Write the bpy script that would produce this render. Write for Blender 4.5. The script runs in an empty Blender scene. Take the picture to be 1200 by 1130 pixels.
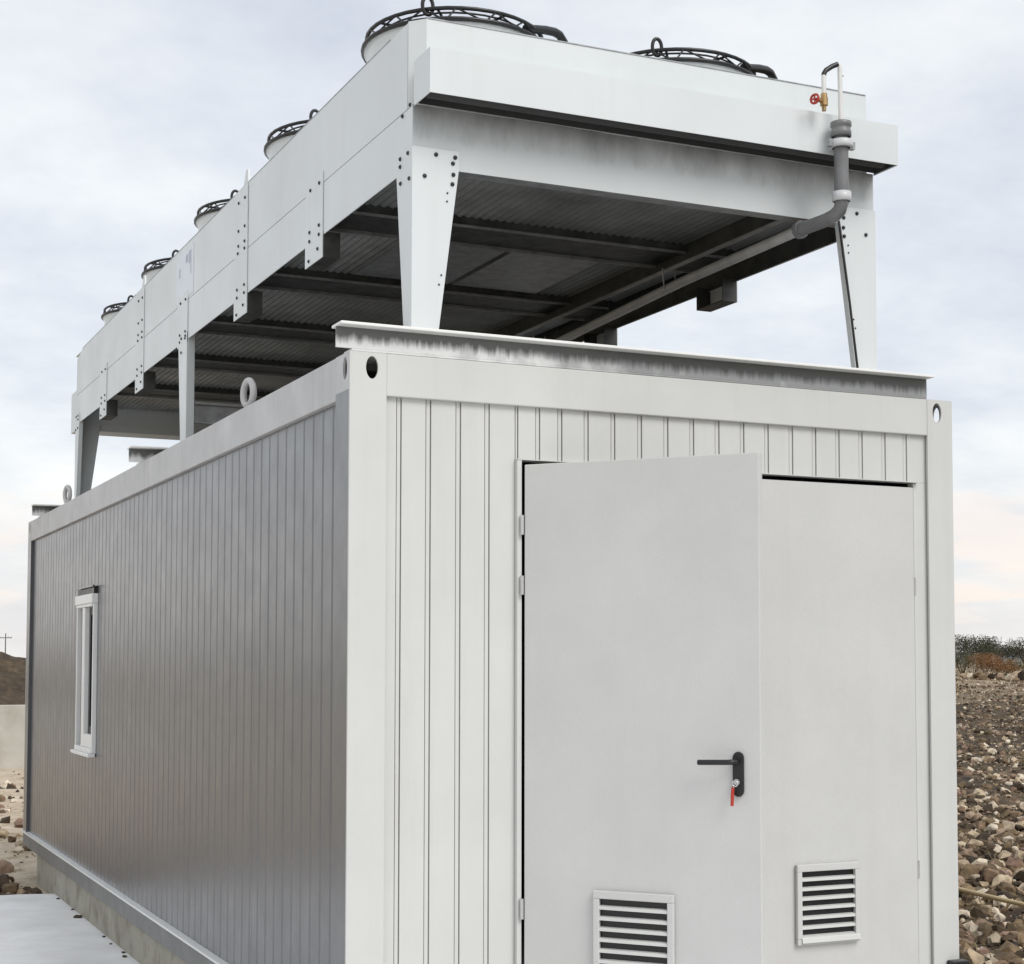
import bpy, bmesh, math, random
import numpy as np
from mathutils import Vector, Matrix, Euler

random.seed(7)
rng = np.random.default_rng(11)
S = bpy.context.scene
COL = S.collection

# ------------------------------------------------------------------ camera
CAM = (-2.0703, -6.1002, 1.6156)
YAW, PITCH, ROLL = 0.42754, 0.05541, 0.00136
def cam_axes():
    cy, sy, cp, sp = math.cos(YAW), math.sin(YAW), math.cos(PITCH), math.sin(PITCH)
    d = np.array([sy*cp, cy*cp, sp]); r = np.array([cy, -sy, 0.0]); u = np.cross(r, d)
    c, s = math.cos(ROLL), math.sin(ROLL)
    return c*r + s*u, -s*r + c*u, d
_r, _u, _d = cam_axes()
cd = bpy.data.cameras.new('camera'); cam = bpy.data.objects.new('camera', cd); COL.objects.link(cam)
cam.matrix_world = Matrix(((_r[0], _u[0], -_d[0], CAM[0]), (_r[1], _u[1], -_d[1], CAM[1]),
                           (_r[2], _u[2], -_d[2], CAM[2]), (0, 0, 0, 1)))
cd.sensor_width = 36; cd.lens = 1904.57/1200*36; cd.shift_y = 104.96/1200
cd.clip_start = 0.1; cd.clip_end = 6000
S.camera = cam

# ------------------------------------------------------------------ world and sun
SUN_DIR = Vector((0.20, -0.67, 0.71)).normalized()      # from the scene towards the bright part of the cloud
W = bpy.data.worlds.new('World'); S.world = W; W.use_nodes = True
def build_world():
    nt = W.node_tree; N = nt.nodes; L = nt.links; N.clear()
    def nd(t, **k):
        n = N.new(t)
        for a, b in k.items(): setattr(n, a, b)
        return n
    out = nd('ShaderNodeOutputWorld'); bg = nd('ShaderNodeBackground'); bg.inputs['Strength'].default_value = 0.1
    L.new(bg.outputs[0], out.inputs[0])
    sky = nd('ShaderNodeTexSky', sky_type='NISHITA', sun_disc=False)
    sky.sun_elevation = math.asin(SUN_DIR.z); sky.sun_rotation = math.atan2(SUN_DIR.x, SUN_DIR.y)
    sky.altitude = 200; sky.dust_density = 2.0
    tc = nd('ShaderNodeTexCoord'); sep = nd('ShaderNodeSeparateXYZ'); L.new(tc.outputs['Generated'], sep.inputs[0])
    def math_(op, a, b=None, clamp=False):
        m = nd('ShaderNodeMath', operation=op, use_clamp=clamp)
        for i, v in enumerate((a, b)):
            if v is None: continue
            if isinstance(v, (int, float)): m.inputs[i].default_value = v
            else: L.new(v, m.inputs[i])
        return m.outputs[0]
    zc = math_('MAXIMUM', sep.outputs['Z'], 0.0)
    dz = math_('ADD', zc, 0.22)
    px = math_('DIVIDE', sep.outputs['X'], dz); py = math_('DIVIDE', sep.outputs['Y'], dz)
    cmb = nd('ShaderNodeCombineXYZ'); L.new(px, cmb.inputs[0]); L.new(py, cmb.inputs[1])
    def noise(scale, detail, rough, off):
        mp = nd('ShaderNodeMapping'); mp.inputs['Location'].default_value = off
        L.new(cmb.outputs[0], mp.inputs[0])
        n = nd('ShaderNodeTexNoise'); n.inputs['Scale'].default_value = scale
        n.inputs['Detail'].default_value = detail; n.inputs['Roughness'].default_value = rough
        L.new(mp.outputs[0], n.inputs['Vector']); return n.outputs['Fac']
    def ramp(fac, stops):
        r = nd('ShaderNodeValToRGB'); e = r.color_ramp.elements
        while len(e) < len(stops): e.new(0.5)
        for q, (p, c) in zip(e, stops): q.position = p; q.color = (*c, 1)
        L.new(fac, r.inputs[0]); return r.outputs[0]
    def mix(f, a, b):
        m = nd('ShaderNodeMix', data_type='RGBA')
        if isinstance(f, float): m.inputs[0].default_value = f
        else: L.new(f, m.inputs[0])
        for i, v in ((6, a), (7, b)):
            if isinstance(v, tuple): m.inputs[i].default_value = (*v, 1)
            else: L.new(v, m.inputs[i])
        return m.outputs[2]
    big = noise(1.15, 6, 0.55, (3.1, 1.7, 0)); fine = noise(3.4, 7, 0.62, (0.4, 5.2, 0))
    f = math_('ADD', math_('MULTIPLY', big, 0.7), math_('MULTIPLY', fine, 0.3))
    cloud = ramp(f, [(0.38, (5.55, 5.9, 6.6)), (0.46, (6.5, 6.8, 7.3)), (0.54, (7.5, 7.75, 7.95)), (0.62, (8.5, 8.55, 8.55))])
    # low cumulus lit warm near the horizon
    warm = ramp(noise(1.5, 5, 0.55, (7.7, 2.3, 0)), [(0.5, (0, 0, 0)), (0.57, (1, 1, 1))])
    low = ramp(zc, [(0.0, (1, 1, 1)), (0.16, (0, 0, 0))])
    wm = math_('MULTIPLY', nd_val(L, nd, warm), nd_val(L, nd, low))
    cloud = mix(math_('MULTIPLY', wm, 0.9), cloud, (9.6, 7.9, 6.8))
    hz = ramp(zc, [(0.0, (0.75, 0.75, 0.75)), (0.14, (0, 0, 0))])
    cloud = mix(math_('MULTIPLY', nd_val(L, nd, hz), 0.85), cloud, (8.05, 7.6, 7.2))
    tot = mix(0.88, sky.outputs[0], cloud)
    L.new(tot, bg.inputs['Color'])
def nd_val(L, nd, col):
    s = nd('ShaderNodeRGBToBW'); L.new(col, s.inputs[0]); return s.outputs[0]
build_world()
sl = bpy.data.lights.new('sun', 'SUN'); sl.energy = 1.5; sl.angle = math.radians(30); sl.color = (1.0, 0.965, 0.92)
sun = bpy.data.objects.new('sun', sl); COL.objects.link(sun)
sun.rotation_euler = (-SUN_DIR).to_track_quat('-Z', 'Y').to_euler()
sun.location = (0, 0, 30)
V = S.view_settings
V.view_transform = 'Standard'; V.look = 'None'; V.exposure = 0.34; V.gamma = 1; V.use_curve_mapping = False
S.cycles.max_bounces = 8

# ------------------------------------------------------------------ helpers
ORG = {}
def link(o, parent, origin):
    COL.objects.link(o)
    po = ORG.get(parent.name, Vector()) if parent else Vector()
    if parent: o.parent = parent
    o.location = Vector(origin) - po
    ORG[o.name] = Vector(origin)
    return o
def thing(name, label, cat, loc=(0, 0, 0), group=None):
    o = bpy.data.objects.new(name, None); o.empty_display_size = 0.2
    link(o, None, loc); o['label'] = label; o['category'] = cat
    if group: o['group'] = group
    return o
def tag(o, label, cat, group=None):
    o['label'] = label; o['category'] = cat
    if group: o['group'] = group
    return o

class MB:
    def __init__(s): s.v = []; s.f = []; s.sm = []
    def add(s, vs, fs, smooth=False):
        k = len(s.v); s.v += [tuple(map(float, p)) for p in vs]
        s.f += [tuple(i + k for i in f) for f in fs]; s.sm += [smooth]*len(fs); return s
    def box(s, x0, x1, y0, y1, z0, z1):
        return s.add([(x0, y0, z0), (x1, y0, z0), (x1, y1, z0), (x0, y1, z0), (x0, y0, z1), (x1, y0, z1), (x1, y1, z1), (x0, y1, z1)],
                     [(0, 3, 2, 1), (4, 5, 6, 7), (0, 1, 5, 4), (1, 2, 6, 5), (2, 3, 7, 6), (3, 0, 4, 7)])
    def prism(s, poly, a, b, axis):
        """extrude the 2-D polygon from a to b along axis ('x': poly is (y,z), 'y': (x,z), 'z': (x,y))"""
        def P(p, t): return {'x': (t, p[0], p[1]), 'y': (p[0], t, p[1]), 'z': (p[0], p[1], t)}[axis]
        n = len(poly)
        vs = [P(p, a) for p in poly] + [P(p, b) for p in poly]
        fs = [tuple(range(n))[::-1], tuple(range(n, 2*n))] + [(i, (i+1) % n, n + (i+1) % n, n + i) for i in range(n)]
        return s.add(vs, fs)
    def tube(s, pts, r, n=10, closed=False, smooth=True, r1=None):
        pts = [Vector(p) for p in pts]; m = len(pts); vs = []; fs = []; ref = None
        for i, p in enumerate(pts):
            if closed: t = (pts[(i+1) % m] - pts[i-1])
            else: t = pts[min(i+1, m-1)] - pts[max(i-1, 0)]
            t = t.normalized() if t.length > 1e-9 else Vector((0, 0, 1))
            if ref is None: ref = Vector((0, 0, 1)) if abs(t.z) < .9 else Vector((1, 0, 0))
            u = (ref - t*ref.dot(t))
            u = u.normalized() if u.length > 1e-6 else t.orthogonal().normalized()
            ref = u; w = t.cross(u)
            rr = r if r1 is None else r + (r1 - r)*i/max(1, m-1)
            for k in range(n):
                a = 2*math.pi*k/n; vs.append(p + rr*(math.cos(a)*u + math.sin(a)*w))
        for i in range(m if closed else m-1):
            j = (i+1) % m
            for k in range(n):
                fs.append((i*n+k, i*n+(k+1) % n, j*n+(k+1) % n, j*n+k))
        s.add(vs, fs, smooth)
        if not closed:
            s.add(vs[:n], [tuple(range(n))[::-1]]); s.add(vs[-n:], [tuple(range(n))])
        return s
    def lathe(s, c, prof, n=32, smooth=True):
        vs = []; fs = []; m = len(prof)
        for (r, z) in prof:
            for k in range(n):
                a = 2*math.pi*k/n; vs.append((c[0]+r*math.cos(a), c[1]+r*math.sin(a), c[2]+z))
        for i in range(m-1):
            for k in range(n): fs.append((i*n+k, i*n+(k+1) % n, (i+1)*n+(k+1) % n, (i+1)*n+k))
        return s.add(vs, fs, smooth)
    def holed(s, o, u, v, w, h, hc, rx, ry, nrm, t, n=24):
        """w x h plate at corner o along u, v with an elliptic hole at hc; t thick along -nrm"""
        o, u, v, nrm = map(Vector, (o, u, v, nrm))
        ang = sorted(set([2*math.pi*k/n for k in range(n)] +
                         [math.atan2(b-hc[1], a-hc[0]) % (2*math.pi) for a in (0, w) for b in (0, h)]))
        m = len(ang); O = []; I = []
        for a in ang:
            c, q = math.cos(a), math.sin(a); ts = []
            if c > 1e-9: ts.append((w-hc[0])/c)
            if c < -1e-9: ts.append(-hc[0]/c)
            if q > 1e-9: ts.append((h-hc[1])/q)
            if q < -1e-9: ts.append(-hc[1]/q)
            e = min(ts)
            O.append(o+u*(hc[0]+e*c)+v*(hc[1]+e*q)); I.append(o+u*(hc[0]+rx*c)+v*(hc[1]+ry*q))
        b = [p-nrm*t for p in O]; bi = [p-nrm*t for p in I]
        vs = O+I+b+bi; fs = []
        for i in range(m):
            j = (i+1) % m
            fs += [(i, j, m+j, m+i), (2*m+i, 3*m+i, 3*m+j, 2*m+j), (m+i, m+j, 3*m+j, 3*m+i), (i, 2*m+i, 2*m+j, j)]
        return s.add(vs, fs)
    def mesh(s, name, mat, origin):
        o = Vector(origin); me = bpy.data.meshes.new(name)
        me.from_pydata([(x-o.x, y-o.y, z-o.z) for x, y, z in s.v], [], s.f)
        me.polygons.foreach_set('use_smooth', s.sm)
        bm = bmesh.new(); bm.from_mesh(me); bmesh.ops.recalc_face_normals(bm, faces=bm.faces); bm.to_mesh(me); bm.free()
        me.materials.append(mat); return me
    def build(s, name, mat, parent=None, origin=None, bevel=0.0, label=None):
        if origin is None: origin = ORG[parent.name] if parent else (0, 0, 0)
        o = bpy.data.objects.new(name, s.mesh(name, mat, origin)); link(o, parent, origin)
        if bevel:
            b = o.modifiers.new('bevel', 'BEVEL'); b.width = bevel; b.segments = 2; b.limit_method = 'ANGLE'; b.angle_limit = math.radians(40)
        if label: o['label'] = label
        return o

# ------------------------------------------------------------------ materials
def material(name, base, rough=0.5, metal=0.0, var=0.06, vscale=3.0, streak=0.0, streak_col=(0.2, 0.2, 0.19), bump=0.0, bscale=60, coat=0.0, grain=0.0, spec=0.5, rvar=0.08):
    m = bpy.data.materials.new(name); m.use_nodes = True; nt = m.node_tree; N = nt.nodes; L = nt.links
    b = N['Principled BSDF']; b.inputs['Roughness'].default_value = rough; b.inputs['Metallic'].default_value = metal
    b.inputs['Coat Weight'].default_value = coat; b.inputs['Coat Roughness'].default_value = 0.27
    b.inputs['Specular IOR Level'].default_value = spec
    geo = N.new('ShaderNodeNewGeometry')
    def noise(scale, detail=5, rgh=.6, sc=(1, 1, 1)):
        mp = N.new('ShaderNodeMapping'); mp.inputs['Scale'].default_value = sc; L.new(geo.outputs['Position'], mp.inputs[0])
        n = N.new('ShaderNodeTexNoise'); n.inputs['Scale'].default_value = scale; n.inputs['Detail'].default_value = detail
        n.inputs['Roughness'].default_value = rgh; L.new(mp.outputs[0], n.inputs['Vector']); return n.outputs['Fac']
    def rr(fac, a, b2, lo, hi):
        r = N.new('ShaderNodeMapRange'); r.clamp = True
        for i, v in enumerate((a, b2, lo, hi)): r.inputs[i+1].default_value = v
        L.new(fac, r.inputs[0]); return r.outputs[0]
    def mixc(f, a, c, blend='MIX'):
        x = N.new('ShaderNodeMix'); x.data_type = 'RGBA'; x.blend_type = blend
        if isinstance(f, float): x.inputs[0].default_value = f
        else: L.new(f, x.inputs[0])
        for i, v in ((6, a), (7, c)):
            if isinstance(v, tuple): x.inputs[i].default_value = (*v, 1)
            else: L.new(v, x.inputs[i])
        return x.outputs[2]
    dark = tuple(c*(1-var*2) for c in base); lite = tuple(min(1, c*(1+var)) for c in base)
    c = mixc(rr(noise(vscale), .3, .7, 0, 1), dark, lite)
    if grain: c = mixc(rr(noise(220, 2), .35, .65, 0, grain), c, tuple(x*.6 for x in base))
    if streak:
        f = rr(noise(1.0, 6, .65, (9, 9, .55)), .52, .75, 0, streak)
        c = mixc(f, c, streak_col)
    L.new(c, b.inputs['Base Color'])
    L.new(rr(noise(vscale*2.3), .3, .7, max(.02, rough-rvar), min(1, rough+rvar)), b.inputs['Roughness'])
    if bump:
        bp = N.new('ShaderNodeBump'); bp.inputs['Strength'].default_value = bump; bp.inputs['Distance'].default_value = .01
        L.new(noise(bscale, 4), bp.inputs['Height']); L.new(bp.outputs[0], b.inputs['Normal'])
    m['mixc'] = 0
    return m
def nodes(m): return m.node_tree.nodes, m.node_tree.links

M = {}
M['white'] = material('white paint', (.595, .60, .58), .42, var=.03, vscale=1.6, streak=.16, streak_col=(.40, .385, .35), bump=.08, bscale=4, grain=.05)
M['door'] = material('grey white door paint', (.585, .585, .57), .5, var=.03, vscale=2.2, streak=.14, streak_col=(.45, .43, .4), grain=.16, bump=.10, bscale=3.2)
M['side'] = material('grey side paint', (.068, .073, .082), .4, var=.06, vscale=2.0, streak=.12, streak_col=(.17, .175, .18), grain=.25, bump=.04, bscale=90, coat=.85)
M['rail'] = material('pale grey rail paint', (.50, .50, .50), .42, var=.06, vscale=3.0, streak=.25, streak_col=(.22, .21, .2), grain=.15, bump=.05, bscale=80)
M['baserail'] = material('grey base rail paint', (.19, .19, .185), .5, var=.08, vscale=3.0, streak=.3, streak_col=(.22, .2, .18), grain=.15)
M['cooler'] = material('pale coated sheet', (.67, .705, .71), .36, var=.03, vscale=1.2, streak=.14, streak_col=(.48, .48, .47), bump=.12, bscale=2.2)
M['galv'] = material('galvanised steel', (.36, .37, .38), .42, metal=.55, var=.16, vscale=14, streak=.2, streak_col=(.2, .2, .2))
M['galv_dark'] = material('shaded galvanised steel', (.075, .08, .075), .5, metal=.3, var=.25, vscale=9)  # galvanised steel with the shade below the cooler put into its colour
M['coil'] = material('aluminium fins', (.30, .31, .30), .5, metal=.3, var=.2, vscale=2.5)
M['black'] = material('black plastic', (.012, .012, .013), .38, var=.1)
M['bolt'] = material('dark steel bolt', (.05, .05, .055), .4, metal=.7, var=.1)
M['pvc'] = material('grey pipe plastic', (.17, .173, .177), .42, var=.1, vscale=12, streak=.2, streak_col=(.36, .36, .36))
M['pvc_pale'] = material('pale grey pipe plastic', (.52, .53, .53), .4, var=.1, vscale=6)
M['pipe_pale'] = material('pale grey clamp', (.55, .56, .57), .4, var=.05)
M['tube_white'] = material('white plastic tube', (.72, .72, .70), .4, var=.04)
M['brass'] = material('brass', (.45, .30, .14), .38, metal=.8, var=.15, vscale=30)
M['red'] = material('red plastic', (.42, .03, .015), .4, var=.1)
M['steel'] = material('bright steel', (.62, .62, .62), .25, metal=.9, var=.05)
M['window'] = material('white window plastic', (.80, .80, .78), .35, var=.02)
M['roof'] = material('grey roof sheet', (.12, .12, .12), .6, var=.15, vscale=2)
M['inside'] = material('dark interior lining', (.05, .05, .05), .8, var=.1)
M['hose'] = material('pale yellow hose', (.55, .42, .22), .5, var=.12, vscale=5)
M['sticker'] = material('pale label sheet', (.70, .74, .80), .35, var=.02)
M['print'] = material('grey blue print', (.45, .48, .58), .5, var=.02)
M['wood'] = material('weathered timber', (.12, .10, .08), .8, var=.15)

def glass():
    m = bpy.data.materials.new('window glass'); m.use_nodes = True
    b = m.node_tree.nodes['Principled BSDF']
    b.inputs['Base Color'].default_value = (.85, .9, .9, 1); b.inputs['Roughness'].default_value = .03
    b.inputs['Transmission Weight'].default_value = 1.0; b.inputs['IOR'].default_value = 1.45
    return m
M['glass'] = glass()

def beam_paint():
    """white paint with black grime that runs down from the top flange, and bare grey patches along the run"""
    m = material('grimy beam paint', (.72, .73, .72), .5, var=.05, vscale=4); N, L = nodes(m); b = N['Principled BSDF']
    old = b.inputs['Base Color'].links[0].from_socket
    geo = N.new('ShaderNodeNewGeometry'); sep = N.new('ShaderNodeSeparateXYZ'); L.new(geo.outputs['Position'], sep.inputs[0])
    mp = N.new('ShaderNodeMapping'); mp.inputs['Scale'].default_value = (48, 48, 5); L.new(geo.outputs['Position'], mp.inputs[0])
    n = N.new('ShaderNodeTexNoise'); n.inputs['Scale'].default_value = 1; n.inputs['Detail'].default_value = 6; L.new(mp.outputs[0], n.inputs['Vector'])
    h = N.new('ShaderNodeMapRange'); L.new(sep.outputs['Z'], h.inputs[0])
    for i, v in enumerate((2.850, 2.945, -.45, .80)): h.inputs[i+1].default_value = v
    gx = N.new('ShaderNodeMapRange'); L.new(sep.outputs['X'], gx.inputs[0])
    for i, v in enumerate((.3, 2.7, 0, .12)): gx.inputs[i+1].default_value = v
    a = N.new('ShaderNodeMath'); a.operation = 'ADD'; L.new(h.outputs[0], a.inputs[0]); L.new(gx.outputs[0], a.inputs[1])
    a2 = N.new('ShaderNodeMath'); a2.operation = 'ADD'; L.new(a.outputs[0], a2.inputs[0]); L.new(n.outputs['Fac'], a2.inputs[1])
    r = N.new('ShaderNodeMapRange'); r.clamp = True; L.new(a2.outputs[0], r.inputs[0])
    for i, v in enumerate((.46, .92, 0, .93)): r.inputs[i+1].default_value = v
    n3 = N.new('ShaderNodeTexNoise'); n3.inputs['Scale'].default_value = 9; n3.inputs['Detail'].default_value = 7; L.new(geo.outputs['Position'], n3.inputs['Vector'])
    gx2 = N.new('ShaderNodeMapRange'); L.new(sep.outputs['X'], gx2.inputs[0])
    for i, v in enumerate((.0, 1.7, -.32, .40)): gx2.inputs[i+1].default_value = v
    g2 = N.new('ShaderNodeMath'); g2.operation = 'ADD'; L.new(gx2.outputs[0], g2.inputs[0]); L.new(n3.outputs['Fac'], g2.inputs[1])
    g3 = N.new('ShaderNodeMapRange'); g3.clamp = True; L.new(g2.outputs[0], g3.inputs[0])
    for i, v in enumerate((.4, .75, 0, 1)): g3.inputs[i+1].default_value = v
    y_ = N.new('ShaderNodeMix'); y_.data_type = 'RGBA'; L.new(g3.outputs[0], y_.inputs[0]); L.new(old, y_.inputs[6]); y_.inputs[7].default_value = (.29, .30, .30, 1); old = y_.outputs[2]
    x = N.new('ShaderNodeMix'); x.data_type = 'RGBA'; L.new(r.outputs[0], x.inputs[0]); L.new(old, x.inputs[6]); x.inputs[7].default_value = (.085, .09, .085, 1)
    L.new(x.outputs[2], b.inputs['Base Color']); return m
M['beam'] = beam_paint()

def hood_shaded_sheet():
    """pale sheet with hood shade painted in as a mottled dark tone, deepest along its upper edge"""
    m = material('hood shaded sheet', (.57, .60, .605), .45, var=.03, vscale=2); N, L = nodes(m); b = N['Principled BSDF']
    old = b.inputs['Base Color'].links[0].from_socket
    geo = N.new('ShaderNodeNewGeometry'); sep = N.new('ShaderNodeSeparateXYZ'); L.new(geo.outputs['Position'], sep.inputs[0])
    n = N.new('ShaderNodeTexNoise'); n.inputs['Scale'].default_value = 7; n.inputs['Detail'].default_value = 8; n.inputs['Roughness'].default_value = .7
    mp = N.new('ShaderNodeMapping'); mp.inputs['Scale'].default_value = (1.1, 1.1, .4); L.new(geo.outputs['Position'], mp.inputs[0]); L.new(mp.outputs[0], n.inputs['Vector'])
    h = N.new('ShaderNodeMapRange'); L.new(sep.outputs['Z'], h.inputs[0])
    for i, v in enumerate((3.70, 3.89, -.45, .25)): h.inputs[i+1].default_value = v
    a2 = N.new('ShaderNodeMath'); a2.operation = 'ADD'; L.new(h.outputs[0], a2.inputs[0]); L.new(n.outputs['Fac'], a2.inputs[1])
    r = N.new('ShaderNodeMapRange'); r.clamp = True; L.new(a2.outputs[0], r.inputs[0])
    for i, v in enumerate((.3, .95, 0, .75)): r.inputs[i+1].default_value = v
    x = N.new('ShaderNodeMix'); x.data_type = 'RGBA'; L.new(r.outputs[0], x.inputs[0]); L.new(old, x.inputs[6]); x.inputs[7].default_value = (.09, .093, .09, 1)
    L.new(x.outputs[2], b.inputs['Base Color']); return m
M['beam_front'] = hood_shaded_sheet()  # front beam sheet, the hood shadow painted into its colour

def concrete(name, base, dirt, dscale, amt, bump):
    m = material(name, base, .85, var=.07, vscale=2.5, grain=.15, bump=bump, bscale=40); N, L = nodes(m); b = N['Principled BSDF']
    old = b.inputs['Base Color'].links[0].from_socket
    geo = N.new('ShaderNodeNewGeometry'); n = N.new('ShaderNodeTexNoise'); n.inputs['Scale'].default_value = dscale; n.inputs['Detail'].default_value = 8
    n.inputs['Roughness'].default_value = .65; L.new(geo.outputs['Position'], n.inputs['Vector'])
    r = N.new('ShaderNodeMapRange'); L.new(n.outputs['Fac'], r.inputs[0])
    for i, v in enumerate((.48, .7, 0, amt)): r.inputs[i+1].default_value = v
    x = N.new('ShaderNodeMix'); x.data_type = 'RGBA'; L.new(r.outputs[0], x.inputs[0]); L.new(old, x.inputs[6]); x.inputs[7].default_value = (*dirt, 1)
    L.new(x.outputs[2], b.inputs['Base Color']); return m
M['slab'] = concrete('pale concrete slab', (.82, .82, .82), (.60, .58, .55), 3.0, .3, .15)
M['plinth'] = concrete('stained concrete', (.36, .34, .28), (.13, .11, .075), 4.0, .75, .3)
M['oldwall'] = concrete('pale concrete wall', (.50, .48, .43), (.30, .25, .18), 1.2, .6, .2)

def stone_mat():
    m = bpy.data.materials.new('rubble stone'); m.use_nodes = True; N, L = nodes(m); b = N['Principled BSDF']
    b.inputs['Roughness'].default_value = .9
    geo = N.new('ShaderNodeNewGeometry'); oi = N.new('ShaderNodeObjectInfo')
    ad = N.new('ShaderNodeMath'); ad.operation = 'ADD'; L.new(geo.outputs['Random Per Island'], ad.inputs[0]); L.new(oi.outputs['Random'], ad.inputs[1])
    fr = N.new('ShaderNodeMath'); fr.operation = 'FRACT'; L.new(ad.outputs[0], fr.inputs[0])
    r = N.new('ShaderNodeValToRGB'); e = r.color_ramp.elements
    st = [(0, (.03, .019, .010)), (.25, (.09, .06, .032)), (.48, (.22, .155, .085)), (.64, (.24, .15, .11)), (.82, (.46, .36, .24)), (1, (.70, .61, .48))]
    while len(e) < len(st): e.new(.5)
    for q, (p, c) in zip(e, st): q.position = p; q.color = (*c, 1)
    L.new(fr.outputs[0], r.inputs[0])
    n = N.new('ShaderNodeTexNoise'); n.inputs['Scale'].default_value = 14; n.inputs['Detail'].default_value = 6; L.new(geo.outputs['Position'], n.inputs['Vector'])
    k = N.new('ShaderNodeMapRange'); L.new(n.outputs['Fac'], k.inputs[0])
    for i, v in enumerate((.3, .7, .6, 1.25)): k.inputs[i+1].default_value = v
    x = N.new('ShaderNodeMix'); x.data_type = 'RGBA'; x.blend_type = 'MULTIPLY'; x.inputs[0].default_value = 1
    L.new(r.outputs[0], x.inputs[6]); L.new(k.outputs[0], x.inputs[7]); L.new(x.outputs[2], b.inputs['Base Color'])
    bp = N.new('ShaderNodeBump'); bp.inputs['Strength'].default_value = .5; bp.inputs['Distance'].default_value = .03
    L.new(n.outputs['Fac'], bp.inputs['Height']); L.new(bp.outputs[0], b.inputs['Normal'])
    return m
M['stone'] = stone_mat()

def ground_mat(name, cols, scale=.35, scale2=6, bump=.6, far=None):
    m = bpy.data.materials.new(name); m.use_nodes = True; N, L = nodes(m); b = N['Principled BSDF']; b.inputs['Roughness'].default_value = .95
    geo = N.new('ShaderNodeNewGeometry')
    def noise(s, d=8):
        n = N.new('ShaderNodeTexNoise'); n.inputs['Scale'].default_value = s; n.inputs['Detail'].default_value = d; n.inputs['Roughness'].default_value = .65
        L.new(geo.outputs['Position'], n.inputs['Vector']); return n.outputs['Fac']
    a = N.new('ShaderNodeMath'); a.operation = 'MULTIPLY_ADD'; L.new(noise(scale2), a.inputs[0]); a.inputs[1].default_value = .55
    a0 = N.new('ShaderNodeMath'); a0.operation = 'MULTIPLY'; L.new(noise(scale), a0.inputs[0]); a0.inputs[1].default_value = .45
    L.new(a0.outputs[0], a.inputs[2])
    r = N.new('ShaderNodeValToRGB'); e = r.color_ramp.elements
    while len(e) < len(cols): e.new(.5)
    for q, (p, c) in zip(e, cols): q.position = p; q.color = (*c, 1)
    L.new(a.outputs[0], r.inputs[0])
    if far:
        ln = N.new('ShaderNodeVectorMath'); ln.operation = 'LENGTH'; L.new(geo.outputs['Position'], ln.inputs[0])
        mr = N.new('ShaderNodeMapRange'); mr.clamp = True; L.new(ln.outputs['Value'], mr.inputs[0])
        for i, q in enumerate((38, 80, -.3, 1.1)): mr.inputs[i+1].default_value = q
        ad = N.new('ShaderNodeMath'); ad.operation = 'ADD'; ad.use_clamp = True; L.new(mr.outputs[0], ad.inputs[0])
        n2 = N.new('ShaderNodeMath'); n2.operation = 'MULTIPLY_ADD'; L.new(noise(1.2), n2.inputs[0]); n2.inputs[1].default_value = 1.6; n2.inputs[2].default_value = -.8; L.new(n2.outputs[0], ad.inputs[1])
        x = N.new('ShaderNodeMix'); x.data_type = 'RGBA'; L.new(ad.outputs[0], x.inputs[0]); L.new(r.outputs[0], x.inputs[6]); x.inputs[7].default_value = (*far, 1)
        L.new(x.outputs[2], b.inputs['Base Color'])
    else: L.new(r.outputs[0], b.inputs['Base Color'])
    bp = N.new('ShaderNodeBump'); bp.inputs['Strength'].default_value = bump; bp.inputs['Distance'].default_value = .08
    L.new(noise(scale2*2.5), bp.inputs['Height']); L.new(bp.outputs[0], b.inputs['Normal'])
    return m
M['ground'] = ground_mat('stony earth', [(.40, (.014, .009, .005)), (.50, (.07, .047, .026)), (.58, (.14, .10, .057)), (.68, (.28, .22, .14))], far=(.30, .235, .15))
M['sand'] = ground_mat('sandy earth', [(.36, (.24, .175, .11)), (.48, (.48, .39, .28)), (.62, (.62, .54, .43))])
M['soil'] = ground_mat('dark heaped earth', [(.36, (.03, .022, .014)), (.5, (.065, .045, .026)), (.64, (.13, .09, .05))], .8, 4, .9)
M['hill'] = ground_mat('distant hill', [(.36, (.10, .12, .13)), (.5, (.15, .17, .17)), (.64, (.20, .21, .19))], .02, .1, .2)

def leaf_mat(name, a, c):
    m = bpy.data.materials.new(name); m.use_nodes = True; N, L = nodes(m); b = N['Principled BSDF']; b.inputs['Roughness'].default_value = .7
    g = N.new('ShaderNodeNewGeometry'); r = N.new('ShaderNodeValToRGB'); r.color_ramp.elements[0].color = (*a, 1); r.color_ramp.elements[1].color = (*c, 1)
    L.new(g.outputs['Random Per Island'], r.inputs[0]); L.new(r.outputs[0], b.inputs['Base Color']); return m
M['leaf_dark'] = leaf_mat('dark green leaves', (.022, .026, .014), (.075, .075, .04))
M['leaf_green'] = leaf_mat('olive leaves', (.05, .05, .018), (.17, .14, .06))
M['leaf_rust'] = leaf_mat('rust brown leaves', (.12, .055, .02), (.30, .15, .05))
M['leaf_dry'] = leaf_mat('dry weeds', (.12, .09, .045), (.34, .27, .15))
M['bark'] = material('bark', (.07, .05, .035), .9, var=.2, vscale=8)

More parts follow.
